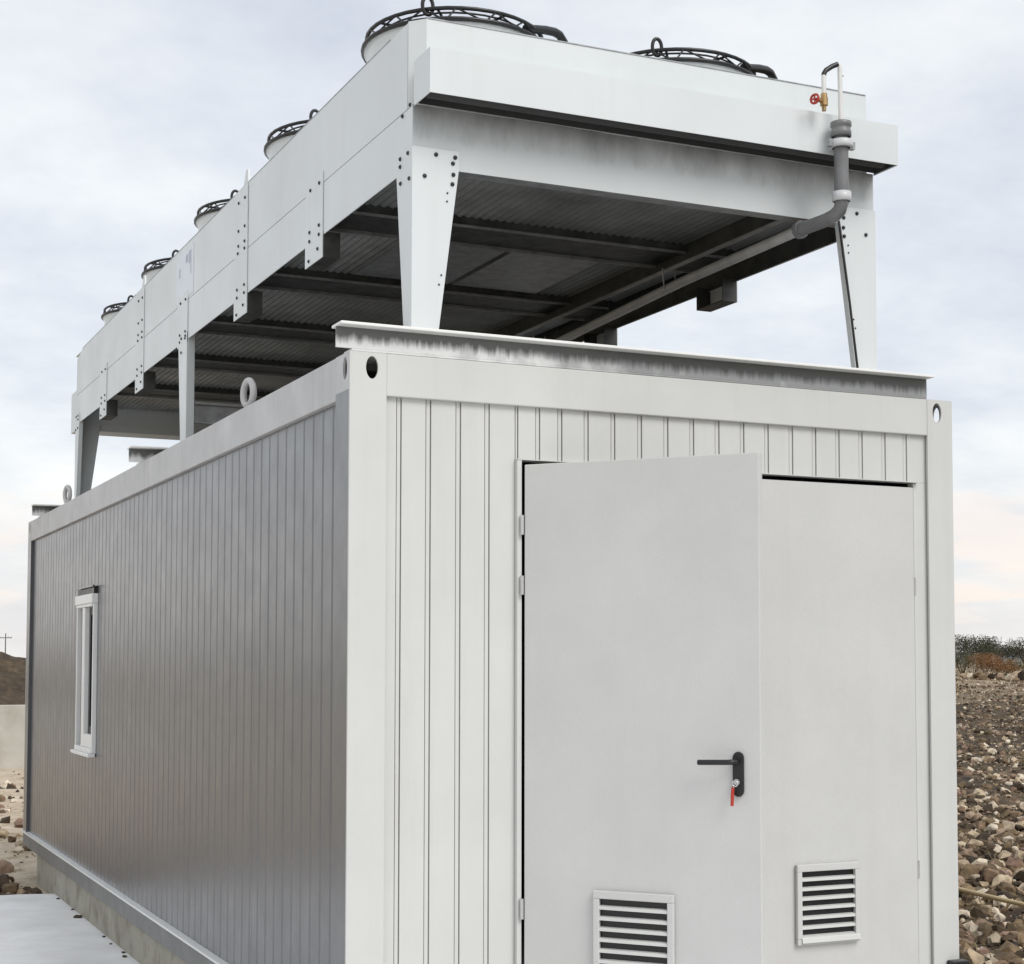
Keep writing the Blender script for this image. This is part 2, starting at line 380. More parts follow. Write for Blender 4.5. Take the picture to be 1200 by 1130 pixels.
# ------------------------------------------------------------------ ground
def gz(x, y):
    x = np.asarray(x, float); y = np.asarray(y, float)
    d = np.hypot(x-CX, y-CY)
    z = -.262 + np.clip((d-34)*.026, 0, 1.5)
    k = np.clip((x-3.3)/1.5, 0, 1)*np.clip((90-d)/40, 0, 1)
    z = z + k*(.09*np.sin(x*1.7+.6*y)+.08*np.sin(y*1.3-.8*x+1)+.03*np.sin(3.7*x+2.1*y)+.02*np.sin(5.1*y-3*x))
    k2 = np.clip((y-7.6)/3, 0, 1)*(x < 3.3)*np.clip((60-d)/30, 0, 1)
    z = z + k2*(.03*np.sin(x*2.1+.7*y)+.03*np.sin(y*1.9-x))
    return z
CX, CY = 1.5, 2.0
def axis(lo, hi, fine, far):
    mid = np.arange(lo, hi, fine); out = []; t = fine; p = hi
    while p < far: out.append(p); t *= 1.12; p += t
    neg = []; t = fine; p = lo - fine
    while p > -far: neg.append(p); t *= 1.12; p -= t
    return np.array(sorted(neg)+list(mid)+out)
xs = axis(-6, 34, .35, 3000); ys = axis(-4, 44, .35, 3000)
gx_, gy_ = np.meshgrid(xs, ys); gzv = gz(gx_, gy_)
nx, ny = len(xs), len(ys)
idx = np.arange(nx*ny).reshape(ny, nx)
quads = np.stack([idx[:-1, :-1], idx[:-1, 1:], idx[1:, 1:], idx[1:, :-1]], -1).reshape(-1, 4)
me = bpy.data.meshes.new('ground'); me.from_pydata(np.stack([gx_, gy_, gzv], -1).reshape(-1, 3).tolist(), [], quads.tolist())
me.polygons.foreach_set('use_smooth', [True]*len(quads)); me.materials.append(M['ground']); me.materials.append(M['sand'])
cx_ = (gx_[:-1, :-1]+.2).ravel(); cy_ = (gy_[:-1, :-1]+.2).ravel()
me.polygons.foreach_set('material_index', ((cx_ < 2.6) & (cy_ < 60)).astype(int).tolist())
ground = bpy.data.objects.new('ground', me); link(ground, None, (0, 0, 0)); ground['kind'] = 'structure'

sl_ = MB().prism([(-7, -9), (3.6, -9), (3.6, -.45), (.05, -.45), (.05, 7.22), (-.22, 7.3), (-7, 7.55)], -.33, -.222, 'z').build('concrete_slab', M['slab'], None, bevel=.012)
sl_['kind'] = 'structure'

# earth mound behind the far wall
def mound(name, cx, cy, rx, ry, h, mat):
    n, k = 140, 40; vs = [(cx, cy, 0)]; fs = []
    def hz(a, t):
        base = h*(1-t**2.1)**1.15
        return base*(1+.10*math.sin(5*a+3*t)+.06*math.sin(11*a-7*t)) + (.10*math.sin(9*a*t+4)+.07*math.sin(23*a+5*t)+.06*math.sin(17*a*t+31*t)+.05*math.sin(41*a-9*t))*(1-t)
    for i in range(k+1):
        t = i/k
        for j in range(n):
            a = 2*math.pi*j/n; q = 1+.08*math.sin(3*a+1)+.05*math.sin(7*a)
            vs.append((cx+rx*t*q*math.cos(a), cy+ry*t*q*math.sin(a), float(gz(cx, cy))-.25+hz(a, t)))
    vs = vs[1:]
    for i in range(k):
        for j in range(n): fs.append((i*n+j, i*n+(j+1) % n, (i+1)*n+(j+1) % n, (i+1)*n+j))
    o = MB().add(vs, fs, True).build(name, mat); o['kind'] = 'structure'; return o
mound('earth_mound', .1, 45.4, 9.5, 8, 2.3, M['soil'])
# low far hills all round the horizon
hv = []; hf = []; n = 240
for j in range(n):
    a = 2*math.pi*j/n; R0 = 1500
    hh = 7+5*math.sin(3*a+1)+3.5*math.sin(7*a+2)+2*math.sin(17*a)+1.2*math.sin(31*a)
    for (rr_, z) in ((R0-260, .8), (R0-90, max(2, hh)*.75), (R0, max(3, hh)), (R0+250, .5)):
        hv.append((rr_*math.cos(a), rr_*math.sin(a), z))
for j in range(n):
    for i in range(3):
        q = (j+1) % n; hf.append((j*4+i, j*4+i+1, q*4+i+1, q*4+i))
hl = MB().add(hv, hf, True).build('hills', M['hill']); hl['kind'] = 'structure'

# ------------------------------------------------------------------ container
WX, LY, H = 3.0, 8.867, 2.852
ct = thing('equipment_container', 'white and grey steel container with an open front door, standing on a concrete plinth', 'container', (1.5, 4.4, 0))
cast_z = 2.70
def casting(x0, x1, y0, y1, hx, hy, front, side):
    """hollow corner fitting with an oval hole in the face `front` (y) and the face `side` (x)"""
    mb = MB(); w, d, h = x1-x0, y1-y0, H-cast_z; t = .01
    yf, ys_ = (y0, -1) if front < 0 else (y1, 1)
    mb.holed((x0, yf, cast_z), (1, 0, 0), (0, 0, 1), w, h, (hx-x0, 2.791-cast_z), .026, .046, (0, ys_, 0), t)
    xf, xs_ = (x0, -1) if side < 0 else (x1, 1)
    ms = MB().holed((xf, y0+t+.0002 if front < 0 else y0, cast_z), (0, 1, 0), (0, 0, 1), d-t-.0002, h, (hy-y0-t, 2.791-cast_z), .026, .046, (xs_, 0, 0), t)
    mb.box(x0+t, x1-t, y0+t, y1-t, H-.012, H-.001); mb.box(x0+t, x1-t, y0+t, y1-t, cast_z+.001, cast_z+.012)
    ms.build('corner_fitting', M['rail'], ct, label='grey side face of the corner fitting')
    return mb
posts = [(0, .155, 0, .18, .093, .062, -1, -1), (WX-.145, WX, 0, .18, 2.912, .105, -1, 1),
         (0, .155, LY-.18, LY, .093, LY-.09, 1, -1), (WX-.145, WX, LY-.18, LY, 2.912, LY-.09, 1, 1)]
for (x0, x1, y0, y1, hx, hy, fr, sd) in posts:
    casting(x0, x1, y0, y1, hx, hy, fr, sd).build('corner_fitting', M['white'], ct)
    # post: white on the end face, grey on the long side as on the walls
    p = MB()
    if fr < 0: p.box(x0, x1, y0, .012, .0, cast_z)
    else: p.box(x0, x1, y1-.012, y1, 0, cast_z)
    p.build('corner_post', M['white'], ct)
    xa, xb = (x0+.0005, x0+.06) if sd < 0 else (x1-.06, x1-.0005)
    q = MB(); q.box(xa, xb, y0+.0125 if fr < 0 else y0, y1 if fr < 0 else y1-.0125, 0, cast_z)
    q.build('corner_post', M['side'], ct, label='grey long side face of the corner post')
# top rails
MB().box(.155, WX-.145, 0, .12, 2.680, H).build('top_rail', M['white'], ct, bevel=.004)
MB().box(.155, WX-.145, LY-.12, LY, 2.680, H).build('top_rail', M['white'], ct, bevel=.004)
for x0, x1 in ((0.001, .12), (WX-.12, WX-.001)):
    MB().box(x0, x1, .1805, LY-.1805, 2.674, H).build('top_rail', M['rail'], ct, bevel=.004, label='pale grey top rail of the long side')
    xx = (-.002, .10) if x0 < 1 else (WX-.10, WX+.002)
    MB().box(xx[0], xx[1], .013, LY-.013, .0, .110).build('bottom_rail', M['baserail'], ct, bevel=.004)
    xx = (-.016, .03) if x0 < 1 else (WX-.03, WX+.016)
    MB().box(xx[0], xx[1], .010, LY-.012, .112, .125).build('drip_strip', M['window'], ct, label='thin white drip strip above the bottom rail')
MB().box(.155, WX-.145, 0, .12, 0, .165).build('bottom_rail', M['white'], ct, bevel=.004, label='white bottom rail under the doors')
MB().box(.155, WX-.145, LY-.12, LY, 0, .165).build('bottom_rail', M['white'], ct, bevel=.004)
# roof, floor and dark lining
MB().box(.12, WX-.12, .12, LY-.12, 2.80, 2.83).build('roof', M['roof'], ct)
MB().box(.10, WX-.10, .12, LY-.12, .04, .12).build('floor', M['inside'], ct)

def corrugated(lo, hi, grooves, z0, z1, out, depth, back, axis_, ch=.004, sgn=1, slit=0):
    """closed sheet between lo and hi whose face sits at `out` with grooves `depth` deep"""
    pl = [(lo, out)]
    for a, b in grooves:
        a2, b2 = max(a, lo+.001), min(b, hi-.001)
        if b2-a2 < .012: continue
        if slit:
            w = slit; pl += [(a2, out), (a2+.0004, out+depth), (a2+w, out+depth), (a2+w+.0004, out+.004), (b2-w-.0004, out+.004), (b2-w, out+depth), (b2-.0004, out+depth), (b2, out)]
        else: pl += [(a2, out), (a2+ch, out+sgn*depth), (b2-ch, out+sgn*depth), (b2, out)]
    pl += [(hi, out), (hi, back), (lo, back)]
    if axis_ == 'y': pl = [(p[1], p[0]) for p in pl]
    # build as strips so that the concave outline stays clean
    mb = MB(); n = len(pl)-2
    P = pl[:n]
    def pt(p, z): return (p[0], p[1], z)
    vs = [pt(p, z0) for p in P] + [pt(p, z1) for p in P]
    bk = [((p[0], back) if axis_ == 'x' else (back, p[1])) for p in P]
    vs += [pt(p, z0) for p in bk] + [pt(p, z1) for p in bk]
    fs = []
    for i in range(n-1):
        fs += [(i, i+1, n+i+1, n+i), (2*n+i+1, 2*n+i, 3*n+i, 3*n+i+1), (n+i, n+i+1, 3*n+i+1, 3*n+i), (i+1, i, 2*n+i, 2*n+i+1)]
    fs += [(0, n, 3*n, 2*n), (n-1, 2*n+n-1, 3*n+n-1, 2*n-1)]
    return mb.add(vs, fs)
GR = [(.205, .229), (.332, .357), (.464, .489), (.593, .618)]
GU = [(.724, .748), (.826, .849), (.929, .953), (1.054, 1.078), (1.183, 1.206), (1.313, 1.337), (1.443, 1.468), (1.574, 1.598),
      (1.703, 1.728), (1.834, 1.857), (1.962, 1.986), (2.092, 2.116), (2.218, 2.242), (2.347, 2.371), (2.476, 2.500), (2.606, 2.630), (2.728, 2.752)]
corrugated(.130, .730, GR, .165, 2.680, .022, .020, .06, 'x', slit=.0042).build('wall_panel', M['white'], ct)
corrugated(.731, WX-.12, GU, 2.458, 2.680, .022, .020, .06, 'x', slit=.0042).build('wall_panel', M['white'], ct)
corrugated(2.802, WX-.12, [], .165, 2.457, .022, .01, .06, 'x').build('wall_panel', M['white'], ct)
# inner linings
MB().box(.12, .72, .062, .09, .165, 2.68).build('lining', M['inside'], ct)
MB().box(.72, WX-.12, .062, .09, 2.459, 2.68).build('lining', M['inside'], ct)
# long sides: sheets of profiled steel, 1 m to 1.2 m wide, with the window cut out on the left
PITCH_S = .135
def side_grooves(lo, hi):
    g = []; y = .26
    while y < hi:
        if y+.07 > lo: g.append((y, y+.036))
        y += PITCH_S
    return g
WY0, WY1, WZ0, WZ1 = 5.56, 6.24, .965, 2.15
splits = [.18, 1.46, 2.74, 4.02, 5.30, 6.58, 7.70, LY-.18]
for a, b in zip(splits[:-1], splits[1:]):
    if a < WY0 < b:
        for (p, q, z0, z1) in ((a, WY0, .11, 2.674), (WY1, b, .11, 2.674), (WY0, WY1, .11, WZ0), (WY0, WY1, WZ1, 2.674)):
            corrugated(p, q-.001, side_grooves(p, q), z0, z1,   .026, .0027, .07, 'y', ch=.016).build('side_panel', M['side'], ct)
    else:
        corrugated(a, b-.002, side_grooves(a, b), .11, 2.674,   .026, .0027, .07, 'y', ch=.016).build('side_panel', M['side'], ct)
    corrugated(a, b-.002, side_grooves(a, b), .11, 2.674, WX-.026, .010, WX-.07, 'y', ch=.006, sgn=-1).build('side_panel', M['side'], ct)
MB().box(.155, WX-.145, LY-.06, LY-.03, .165, 2.68).build('wall_panel', M['white'], ct)
# lifting rings on the left top rail
for y in (1.70, 7.09):
    mb = MB(); c = Vector((.05, y, 2.94))
    mb.tube([c+Vector((-.011*math.cos(a), .052*math.cos(a), .062*math.sin(a))) for a in np.linspace(0, 2*math.pi, 24, endpoint=False)], .017, 10, True)
    mb.box(.025, .075, y-.05, y+.05, H, H+.012)
    mb.build('lifting_ring', M['rail'], ct)
# window on the long side: two lights with a deep white mullion
wf = MB()
ZB_, ZT_ = WZ0, WZ1-.125
wf.box(-.003, .065, WY0, WY0+.026, ZB_, ZT_); wf.box(-.003, .065, WY1-.026, WY1, ZB_, ZT_)
wf.box(-.012, .065, WY0+.026, WY1-.026, ZB_, ZB_+.035); wf.box(-.012, .065, WY0+.026, WY1-.026, ZT_-.02, ZT_)
wf = wf.build('window', M['window'], ct, bevel=.003)
MB().box(-.018, .06, WY0-.004, WY1+.004, WZ1-.124, WZ1-.055).build('shutter_box', M['window'], wf, bevel=.006)
MB().box(.0, .06, WY0+.01, WY1-.01, WZ1-.054, WZ1-.012).build('shutter_slot', M['black'], wf)
MB().box(-.016, -.0, WY0-.03, WY1+.03, WZ1-.008, WZ1+.004).build('drip_cap', M['side'], wf)
MB().box(-.032, .02, WY0-.02, WY1+.02, WZ0-.024, WZ0-.001).build('sill', M['window'], wf, bevel=.003)
MB().box(-.004, .05, 5.90, 6.00, ZB_+.036, ZT_-.021).build('mullion', M['window'], wf, bevel=.004)
for (a0, a1, zb_) in ((WY0+.027, 5.90, ZB_+.13), (6.00, WY1-.027, ZB_+.036)):
    b1 = ZT_-.022; g_ = .055
    if zb_ > ZB_+.1: MB().box(.0, .05, a0, a1, ZB_+.036, zb_).build('sash', M['window'], wf, bevel=.003)
    gk = MB(); gk.box(.03, .055, a0, a0+g_, zb_, b1); gk.box(.03, .055, a1-g_, a1, zb_, b1); gk.box(.03, .055, a0+g_, a1-g_, zb_, zb_+g_); gk.box(.03, .055, a0+g_, a1-g_, b1-g_, b1)
    gk.build('gasket', M['black'], wf)
    MB().box(.042, .050, a0+g_-.002, a1-g_+.002, zb_+g_-.002, b1-g_+.002).build('pane', M['glass'], wf)
MB().box(.07, .075, WY0, WY1, WZ0, WZ1).build('backing_panel', M['black'], wf)
# door frame
HX, HY = .757, -.018
df = MB(); df.box(.7315, .7515, -.004, .06, .166, 2.452); df.box(2.782, 2.8005, .018, .06, .166, 2.452); df.box(.7315, 2.8005, -.004, .06, 2.4535, 2.4575)
df.build('door_frame', M['white'], ct)
MB().box(.752, .7565, .03, .06, .166, 2.452).build('door_seal', M['black'], ct)

def vent(door, x0, x1, z0, z1, y, org, sill):
    """framed louvre: a frame, seven slats, a dark opening (sub-parts of the door)"""
    t = .026; b = MB().box(x0+.01, x1-.01, y-.0035, y-.0005, z0+.01, z1-.01)
    b.build('vent_opening', M['black'], door, org)
    f = MB(); yy0, yy1 = y-.024, y-.004
    f.box(x0, x1, yy0, yy1, z1-t-.006, z1); f.box(x0, x1, yy0, yy1, z0, z0+t); f.box(x0, x0+t, yy0, yy1, z0+t, z1-t-.006); f.box(x1-t, x1, yy0, yy1, z0+t, z1-t-.006)
    f.build('vent_frame', M['door'], door, org, bevel=.003)
    n = 7; zz0, zz1 = z0+t, z1-t-.006; p = (zz1-zz0)/n
    s0 = None
    for i in range(n):
        zc = zz0+p*i
        if s0 is None:
            s0 = MB().prism([(y-.021, zc), (y-.019, zc+.0125), (y-.0045, zc+.0165), (y-.0045, zc+.0145), (y-.0165, zc+.0105), (y-.0185, zc)], x0+t, x1-t, 'x').build('vent_slat', M['white'], door, org)
        else:
            s = s0.copy(); COL.objects.link(s); s.parent = door; s.location = s0.location + Vector((0, 0, p*i))
    if sill: MB().prism([(y-.034, z0+.010), (y-.030, z0+.028), (y-.0245, z0+.034), (y-.0245, z0+.014)], x0+.02, x1-.006, 'x').build('vent_sill', M['white'], door, org)

# right leaf, closed
rl = MB().box(1.768, 2.778, .012, .060, .175, 2.432).build('door', M['door'], ct, bevel=.004, label='closed right door leaf with a square louvre low down')
org = ORG[ct.name]
vent(rl, 2.097, 2.435, .362, .716, .012, org, True)
for z in (1.93, .62):
    MB().tube([(2.780, .014, z), (2.780, .014, z+.08)], .006, 8).build('hinge', M['steel'], rl, org)
# left leaf, open about 49 degrees: modelled closed round its hinge line, then turned
ol = MB().box(0, 1.0, 0, .048, .175, 2.432)
ol = ol.build('door', M['door'], None, (0, 0, 0), bevel=.004, label='open left door leaf with a black lever handle and a louvre')
o0 = (0, 0, 0)
vent(ol, .312, .650, .349, .704, 0, o0, False)
hp = MB()
pl = [(.912+.022*math.cos(a), 1.245+.024*math.sin(a)) for a in np.linspace(0, math.pi, 9)] + [(.912+.022*math.cos(a), 1.119+.024*math.sin(a)) for a in np.linspace(math.pi, 2*math.pi, 9)]
hp.prism(pl, -.012, -.0005, 'y'); hp.build('handle_plate', M['black'], ol, o0, bevel=.002)
MB().tube([(.908, -.012, 1.231), (.908, -.045, 1.231), (.900, -.056, 1.231), (.885, -.058, 1.230), (.775, -.058, 1.227), (.766, -.056, 1.227)], .0105, 10).build('lever_handle', M['black'], ol, o0)
MB().tube([(.908, -.013, 1.152), (.908, -.020, 1.152)], .0125, 14).build('lock_cylinder', M['steel'], ol, o0)
for z0, z1 in ((2.140, 2.221), (1.892, 1.970), (.566, .649)):
    MB().tube([(-.007, -.006, z0), (-.007, -.006, z1)], .0085, 10).build('hinge', M['steel'], ol, o0)
ol.parent = ct; ol.location = Vector((HX, HY, 0)) - ORG[ct.name]; ol.rotation_euler = (0, 0, math.atan2(-.757, .654))
DM = Matrix.Translation((HX, HY, 0)) @ Matrix.Rotation(math.atan2(-.757, .654), 4, 'Z')
# key with red tag in the lock
key = thing('key', 'small steel key with a red tag hanging from the lock of the open door', 'key', DM @ Vector((.908, -.020, 1.152)))
def dpts(ps): return [DM @ Vector(p) for p in ps]
km = MB().tube(dpts([(.908, -.0205, 1.152), (.908, -.034, 1.150)]), .003, 6); km.build('key_blade', M['steel'], key)
kb = MB().tube(dpts([(.908+.010*math.cos(a), -.038, 1.148+.011*math.sin(a)) for a in np.linspace(0, 2*math.pi, 16, endpoint=False)]), .0025, 6, True); kb.build('key_bow', M['steel'], key)
kt = MB().tube(dpts([(.899, -.038, 1.133), (.897, -.036, 1.115), (.894, -.034, 1.062)]), .0065, 8); kt.build('key_tag', M['red'], key)
MB().tube(dpts([(.905, -.038, 1.139), (.900, -.038, 1.130)]), .002, 6).build('key_ring', M['steel'], key)
# black rubber stop at the lower right corner
rs = MB().box(2.925, 3.018, -.05, -.0005, .165, .238).build('corner_stop', M['black'], ct, bevel=.006, label='black rubber stop on the lower right corner')
MB().tube([(2.968, -.05, .205), (2.968, -.058, .205)], .010, 8).build('bolt', M['steel'], rs, ORG[ct.name])

# concrete plinth under the container
pm = MB().box(.022, WX-.022, .05, 8.17, -.42, -.006).build('concrete_plinth', M['plinth'], None, (1.5, 4.1, -.42), bevel=.01)
tag(pm, 'stained concrete plinth that carries the container, beside the white slab', 'plinth')

# ------------------------------------------------------------------ steel beams on the container roof
def beam(y, label):
    t = thing('steel_beam', label, 'beam', (1.4, y, H), 'steel beams across the container roof')
    x0, x1 = -.058, 2.853
    MB().box(x0, x1, y, y+.010, H+.010, H+.093).build('web', M['beam'], t)
    MB().box(x0, x1, y-.060, y+.060, H+.0935, H+.105).build('top_flange', M['window'], t, bevel=.002)
    MB().box(x0+.066, x1, y+.0005, y+.10, H+.001, H+.0095).build('bottom_flange', M['beam'], t)
    return t
beam(.0, 'steel beam along the front edge of the container roof, grimy below its white flange')
beam(4.10, 'middle steel beam on the container roof, below the middle legs of the cooler')
beam(8.24, 'rearmost steel beam on the container roof, at its far end')
ZB = H + .105

# ------------------------------------------------------------------ dry cooler
XL, XR, Y1, YE = .275, 2.580, .03, 8.08
ZBOT, ZS, ZT = 3.645, 3.897, 4.262
cl = thing('dry_cooler', 'long pale flat bed dry cooler on splayed legs above the container, ten fans on top', 'cooler', (1.43, 4.1, ZB))
OC = ORG[cl.name]
bm_ = MB().lathe((0, 0, 0), [(.0005, .0075), (.006, .007), (.0085, .004), (.0095, 0)], 8)
BOLT = bm_.mesh('bolt', M['bolt'], (0, 0, 0))
def bolt(parent, p, axis_):
    o = bpy.data.objects.new('bolt', BOLT); COL.objects.link(o); o.parent = parent
    o.location = Vector(p) - ORG[parent.name]; o.rotation_euler = Vector(axis_).to_track_quat('Z', 'Y').to_euler(); return o
# side sheets: three upper, six lower per side
for side in (0, 1):
    xa, xb = (XL, XL+.004) if side == 0 else (XR-.004, XR)
    ups = [.095, 2.568, 5.308, YE]
    for i in range(3):
        mb = MB()
        y0, y1 = ups[i]+.004, ups[i+1]-.004
        if i == 2: mb.prism([(y0, ZS+.002), (y1, ZS+.002), (y1, ZT-.05), (y1-.25, ZT), (y0, ZT)], xa, xb, 'x')
        else: mb.box(xa, xb, y0, y1, ZS+.002, ZT)
        mb.build('side_panel', M['cooler'], cl)
    los = [.034, 1.216, 2.568, 3.975, 5.308, 6.690, YE]
    for i in range(6):
        mb = MB().box(xa, xb, los[i]+.003, los[i+1]-.003, ZBOT, ZS-.002)
        mb.build('side_panel', M['cooler'], cl)
    # mounting plates over the joints, hanging below the casing as brackets
    for k, y in enumerate((1.216, 2.568, 3.975, 5.308, 6.690)):
        full = k in (1, 3); mid = k == 2
        zlo = ZBOT-.02 if mid else 3.535
        xo = (XL-.005, XL-.001) if side == 0 else (XR+.001, XR+.005)
        mb = MB().box(xo[0], xo[1], y, y+.275, zlo, ZT if full else ZS+.055)
        pl_ = mb.build('mounting_plate', M['cooler'], cl)
        nx_ = -1 if side == 0 else 1; bx = xo[0] if side == 0 else xo[1]
        pts = [(.05, 3.905), (.19, 3.905), (.05, 3.70), (.05, 3.655), (.20, 3.70), (.20, 3.655)]
        if not mid: pts += [(.07, 3.59), (.21, 3.56)]
        if full: pts += [(.05, 4.19), (.18, 4.19), (.05, 4.03), (.18, 4.03), (.05, 3.945), (.18, 3.945)]
        for dy, z in pts: bolt(pl_, (bx, y+dy, z), (nx_, 0, 0))
        if not mid:
            x0, x1 = (XL, XL+.085) if side == 0 else (XR-.085, XR)
            b = MB(); b.box(x0, x1, y+.002, y+.008, 3.535, 3.66); b.box(x0, x1, y+.267, y+.273, 3.535, 3.66); b.box(x0, x1, y+.0085, y+.2665, 3.535, 3.541)
            b.build('bracket', M['galv_dark'], cl)
        if full:
            x0, x1 = (XL+.001, XL+.012) if side == 0 else (XR-.012, XR-.001)
            MB().prism([(y+.01, ZT-.02), (y+.13, ZT-.02), (y+.06, ZT+.082), (y+.02, ZT+.082)], x0, x1, 'x').build('lifting_lug', M['cooler'], cl)
# front: lower beam, hood, upper front with bevelled corners
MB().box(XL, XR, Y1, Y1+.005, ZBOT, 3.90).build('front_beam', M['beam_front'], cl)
MB().box(XL+.01, XR-.01, Y1+.0055, Y1+.075, ZBOT, ZBOT+.005).build('front_lip', M['galv'], cl)
hood = MB()
hx0, hx1, hy0, hz0, hz1 = XL+.002, XR+.006, -.150, 3.893, 4.078
hood.box(hx0, hx1, hy0, hy0+.004, hz0, hz1); hood.box(hx0, hx0+.004, hy0+.0045, Y1-.001, hz0, hz1); hood.box(hx1-.004, hx1, hy0+.0045, Y1-.001, hz0, hz1)
hood.box(hx0+.0045, hx1-.0045, hy0+.0045, Y1-.001, hz1-.004, hz1-.0005)
hood.build('header_hood', M['cooler'], cl)
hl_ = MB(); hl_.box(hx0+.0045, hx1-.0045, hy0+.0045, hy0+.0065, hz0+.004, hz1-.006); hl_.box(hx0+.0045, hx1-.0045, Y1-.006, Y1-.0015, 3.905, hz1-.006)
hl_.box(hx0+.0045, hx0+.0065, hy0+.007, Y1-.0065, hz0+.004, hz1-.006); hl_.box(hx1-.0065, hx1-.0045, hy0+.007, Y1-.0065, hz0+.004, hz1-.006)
hl_.build('hood_shade_sheets', M['inside'], cl)  # near black sheets added to stand for the deep shade inside the hood
for zz in (3.935, 4.01): MB().tube([(hx0+.02, -.06, zz), (hx1-.02, -.06, zz)], .034, 14).build('header_pipe', M['inside'], cl)
MB().prism([(XL+.001, .094), (XL+.058, Y1+.001), (XR-.035, Y1+.001), (XR-.001, .094), (XR-.006, .094), (XR-.037, Y1+.006), (XL+.06, Y1+.006), (XL+.006, .094)][::-1], ZS+.006, ZT+.006, 'z').build('front_panel', M['cooler'], cl)
# thin dark edge trims along the top of the casing
MB().box(XL+.06, XR-.038, Y1-.002, Y1+.004, ZT+.0065, ZT+.011).build('edge_trim', M['galv'], cl)
for xx in (XL, XR-.004): MB().box(xx-.001, xx+.005, .30, YE-.26, ZT+.0005, ZT+.006).build('edge_trim', M['galv'], cl)
# far end
MB().box(XL, XR, YE, YE+.005, ZBOT, ZT-.055).build('end_panel', M['cooler'], cl)
MB().box(XL+.002, XR, YE+.006, YE+.28, 3.60, 3.945).build('end_hood', M['cooler'], cl)
# deck with fan openings
FX, FY = (.850, 2.045), (.98, 2.66, 4.34, 6.02, 7.66)
FR = .43
yb = [.10, 1.82, 3.50, 5.18, 6.84, 8.20]
xbk = [XL+.005, 1.43, XR-.005]
for i in range(5):
    for j in range(2):
        MB().holed((xbk[j], yb[i], ZT-.008), (1, 0, 0), (0, 1, 0), xbk[j+1]-xbk[j]-.002, yb[i+1]-yb[i]-.002, (FX[j]-xbk[j], FY[i]-yb[i]), FR-.02, FR-.02, (0, 0, 1), .004).build('deck_plate', M['cooler'], cl)
# fans
def ringpts(c, r, z, n=40): return [(c[0]+r*math.cos(a), c[1]+r*math.sin(a), c[2]+z) for a in np.linspace(0, 2*math.pi, n, endpoint=False)]
fan_parts = []
c0 = (FX[0], FY[0], ZT)
FH = .258
sh = MB().lathe(c0, [(FR+.035, -.004), (FR+.03, .03), (FR-.005, .12), (FR-.012, FH-.03), (FR+.01, FH), (FR-.002, FH+.002), (FR-.022, FH-.03), (FR-.02, .12), (FR-.01, 0)], 56)
fan0 = sh.build('fan', M['cooler'], cl, c0)
g = MB(); r0 = FR+.004
g.tube(ringpts(c0, r0+.006, FH+.006), .011, 6, True); g.tube(ringpts(c0, r0-.012, FH+.062), .010, 6, True)
nz = 15
for k in range(nz):
    a, b = 2*math.pi*k/nz+random.uniform(-.06, .06), 2*math.pi*(k+.5)/nz+random.uniform(-.07, .07); c_ = 2*math.pi*(k+1)/nz
    def pp(q, r, z): return (c0[0]+r*math.cos(q), c0[1]+r*math.sin(q), c0[2]+z)
    g.tube([pp(a, r0+.008, FH+.006), pp(b, r0-.012, FH+.062)], .0045, 5); g.tube([pp(b, r0-.012, FH+.062), pp(c_, r0+.008, FH+.006)], .0045, 5)
for rr_ in (.36, .29, .22, .15): g.tube(ringpts(c0, rr_, FH+.062+.02*(1-rr_/FR), 32), .005, 5, True)
for k in range(8):
    a = 2*math.pi*k/8+.2
    g.tube([(c0[0]+q*math.cos(a), c0[1]+q*math.sin(a), c0[2]+FH+.062+.02*(1-q/FR)) for q in (r0-.012, .25, .10)], .007, 5)
g.build('fan_guard', M['black'], fan0, c0)
MB().lathe(c0, [(.001, FH+.085), (.09, FH+.085), (.10, FH+.07), (.10, FH-.10), (.001, FH-.10)], 24).build('fan_motor', M['black'], fan0, c0)
for k in range(5):
    a = 2*math.pi*k/5; mb = MB(); vs = []
    for t in (0, .33, .66, 1):
        r = .10+.29*t; w = .16+.14*t
        for s, dz in ((-.5, .05), (.5, -.05)):
            q = a+s*w/r*.8+.3*t
            vs.append((c0[0]+r*math.cos(q), c0[1]+r*math.sin(q), c0[2]+.13+dz*(1-.4*t)))
    vs2 = [(x, y, z+.006) for x, y, z in vs]
    fs = [(2*i, 2*i+1, 2*i+3, 2*i+2) for i in range(3)]
    n = len(vs)
    fs2 = [tuple(n+q for q in f[::-1]) for f in fs] + [(0, 2, n+2, n), (2, 4, n+4, n+2), (4, 6, n+6, n+4), (3, 1, n+1, n+3), (5, 3, n+3, n+5), (7, 5, n+5, n+7), (1, 0, n, n+1), (6, 7, n+7, n+6)]
    mb.add(vs+vs2, fs+fs2, True); mb.build('fan_blade', M['black'], fan0, c0)
cabl = MB().tube([(c0[0]+.22, c0[1]-.33, c0[2]+FH+.05), (c0[0]+.34, c0[1]-.285, c0[2]+FH+.08), (c0[0]+.41, c0[1]-.25, c0[2]+FH+.094), (c0[0]+.445, c0[1]-.235, c0[2]+FH+.09), (c0[0]+.475, c0[1]-.22, c0[2]+FH+.066), (c0[0]+.487, c0[1]-.212, c0[2]+FH+.02), (c0[0]+.489, c0[1]-.21, c0[2]+FH-.06), (c0[0]+.489, c0[1]-.21, c0[2]-.004)], .021, 10)
cabl.build('fan_cable', M['black'], fan0, c0)
lp = MB().tube([(c0[0]-.27+.026*math.cos(a), c0[1]-.33, c0[2]+FH+.075+.042*math.sin(a)) for a in np.linspace(0, 2*math.pi, 18, endpoint=False)], .009, 7, True)
lp.build('guard_loop', M['black'], fan0, c0)
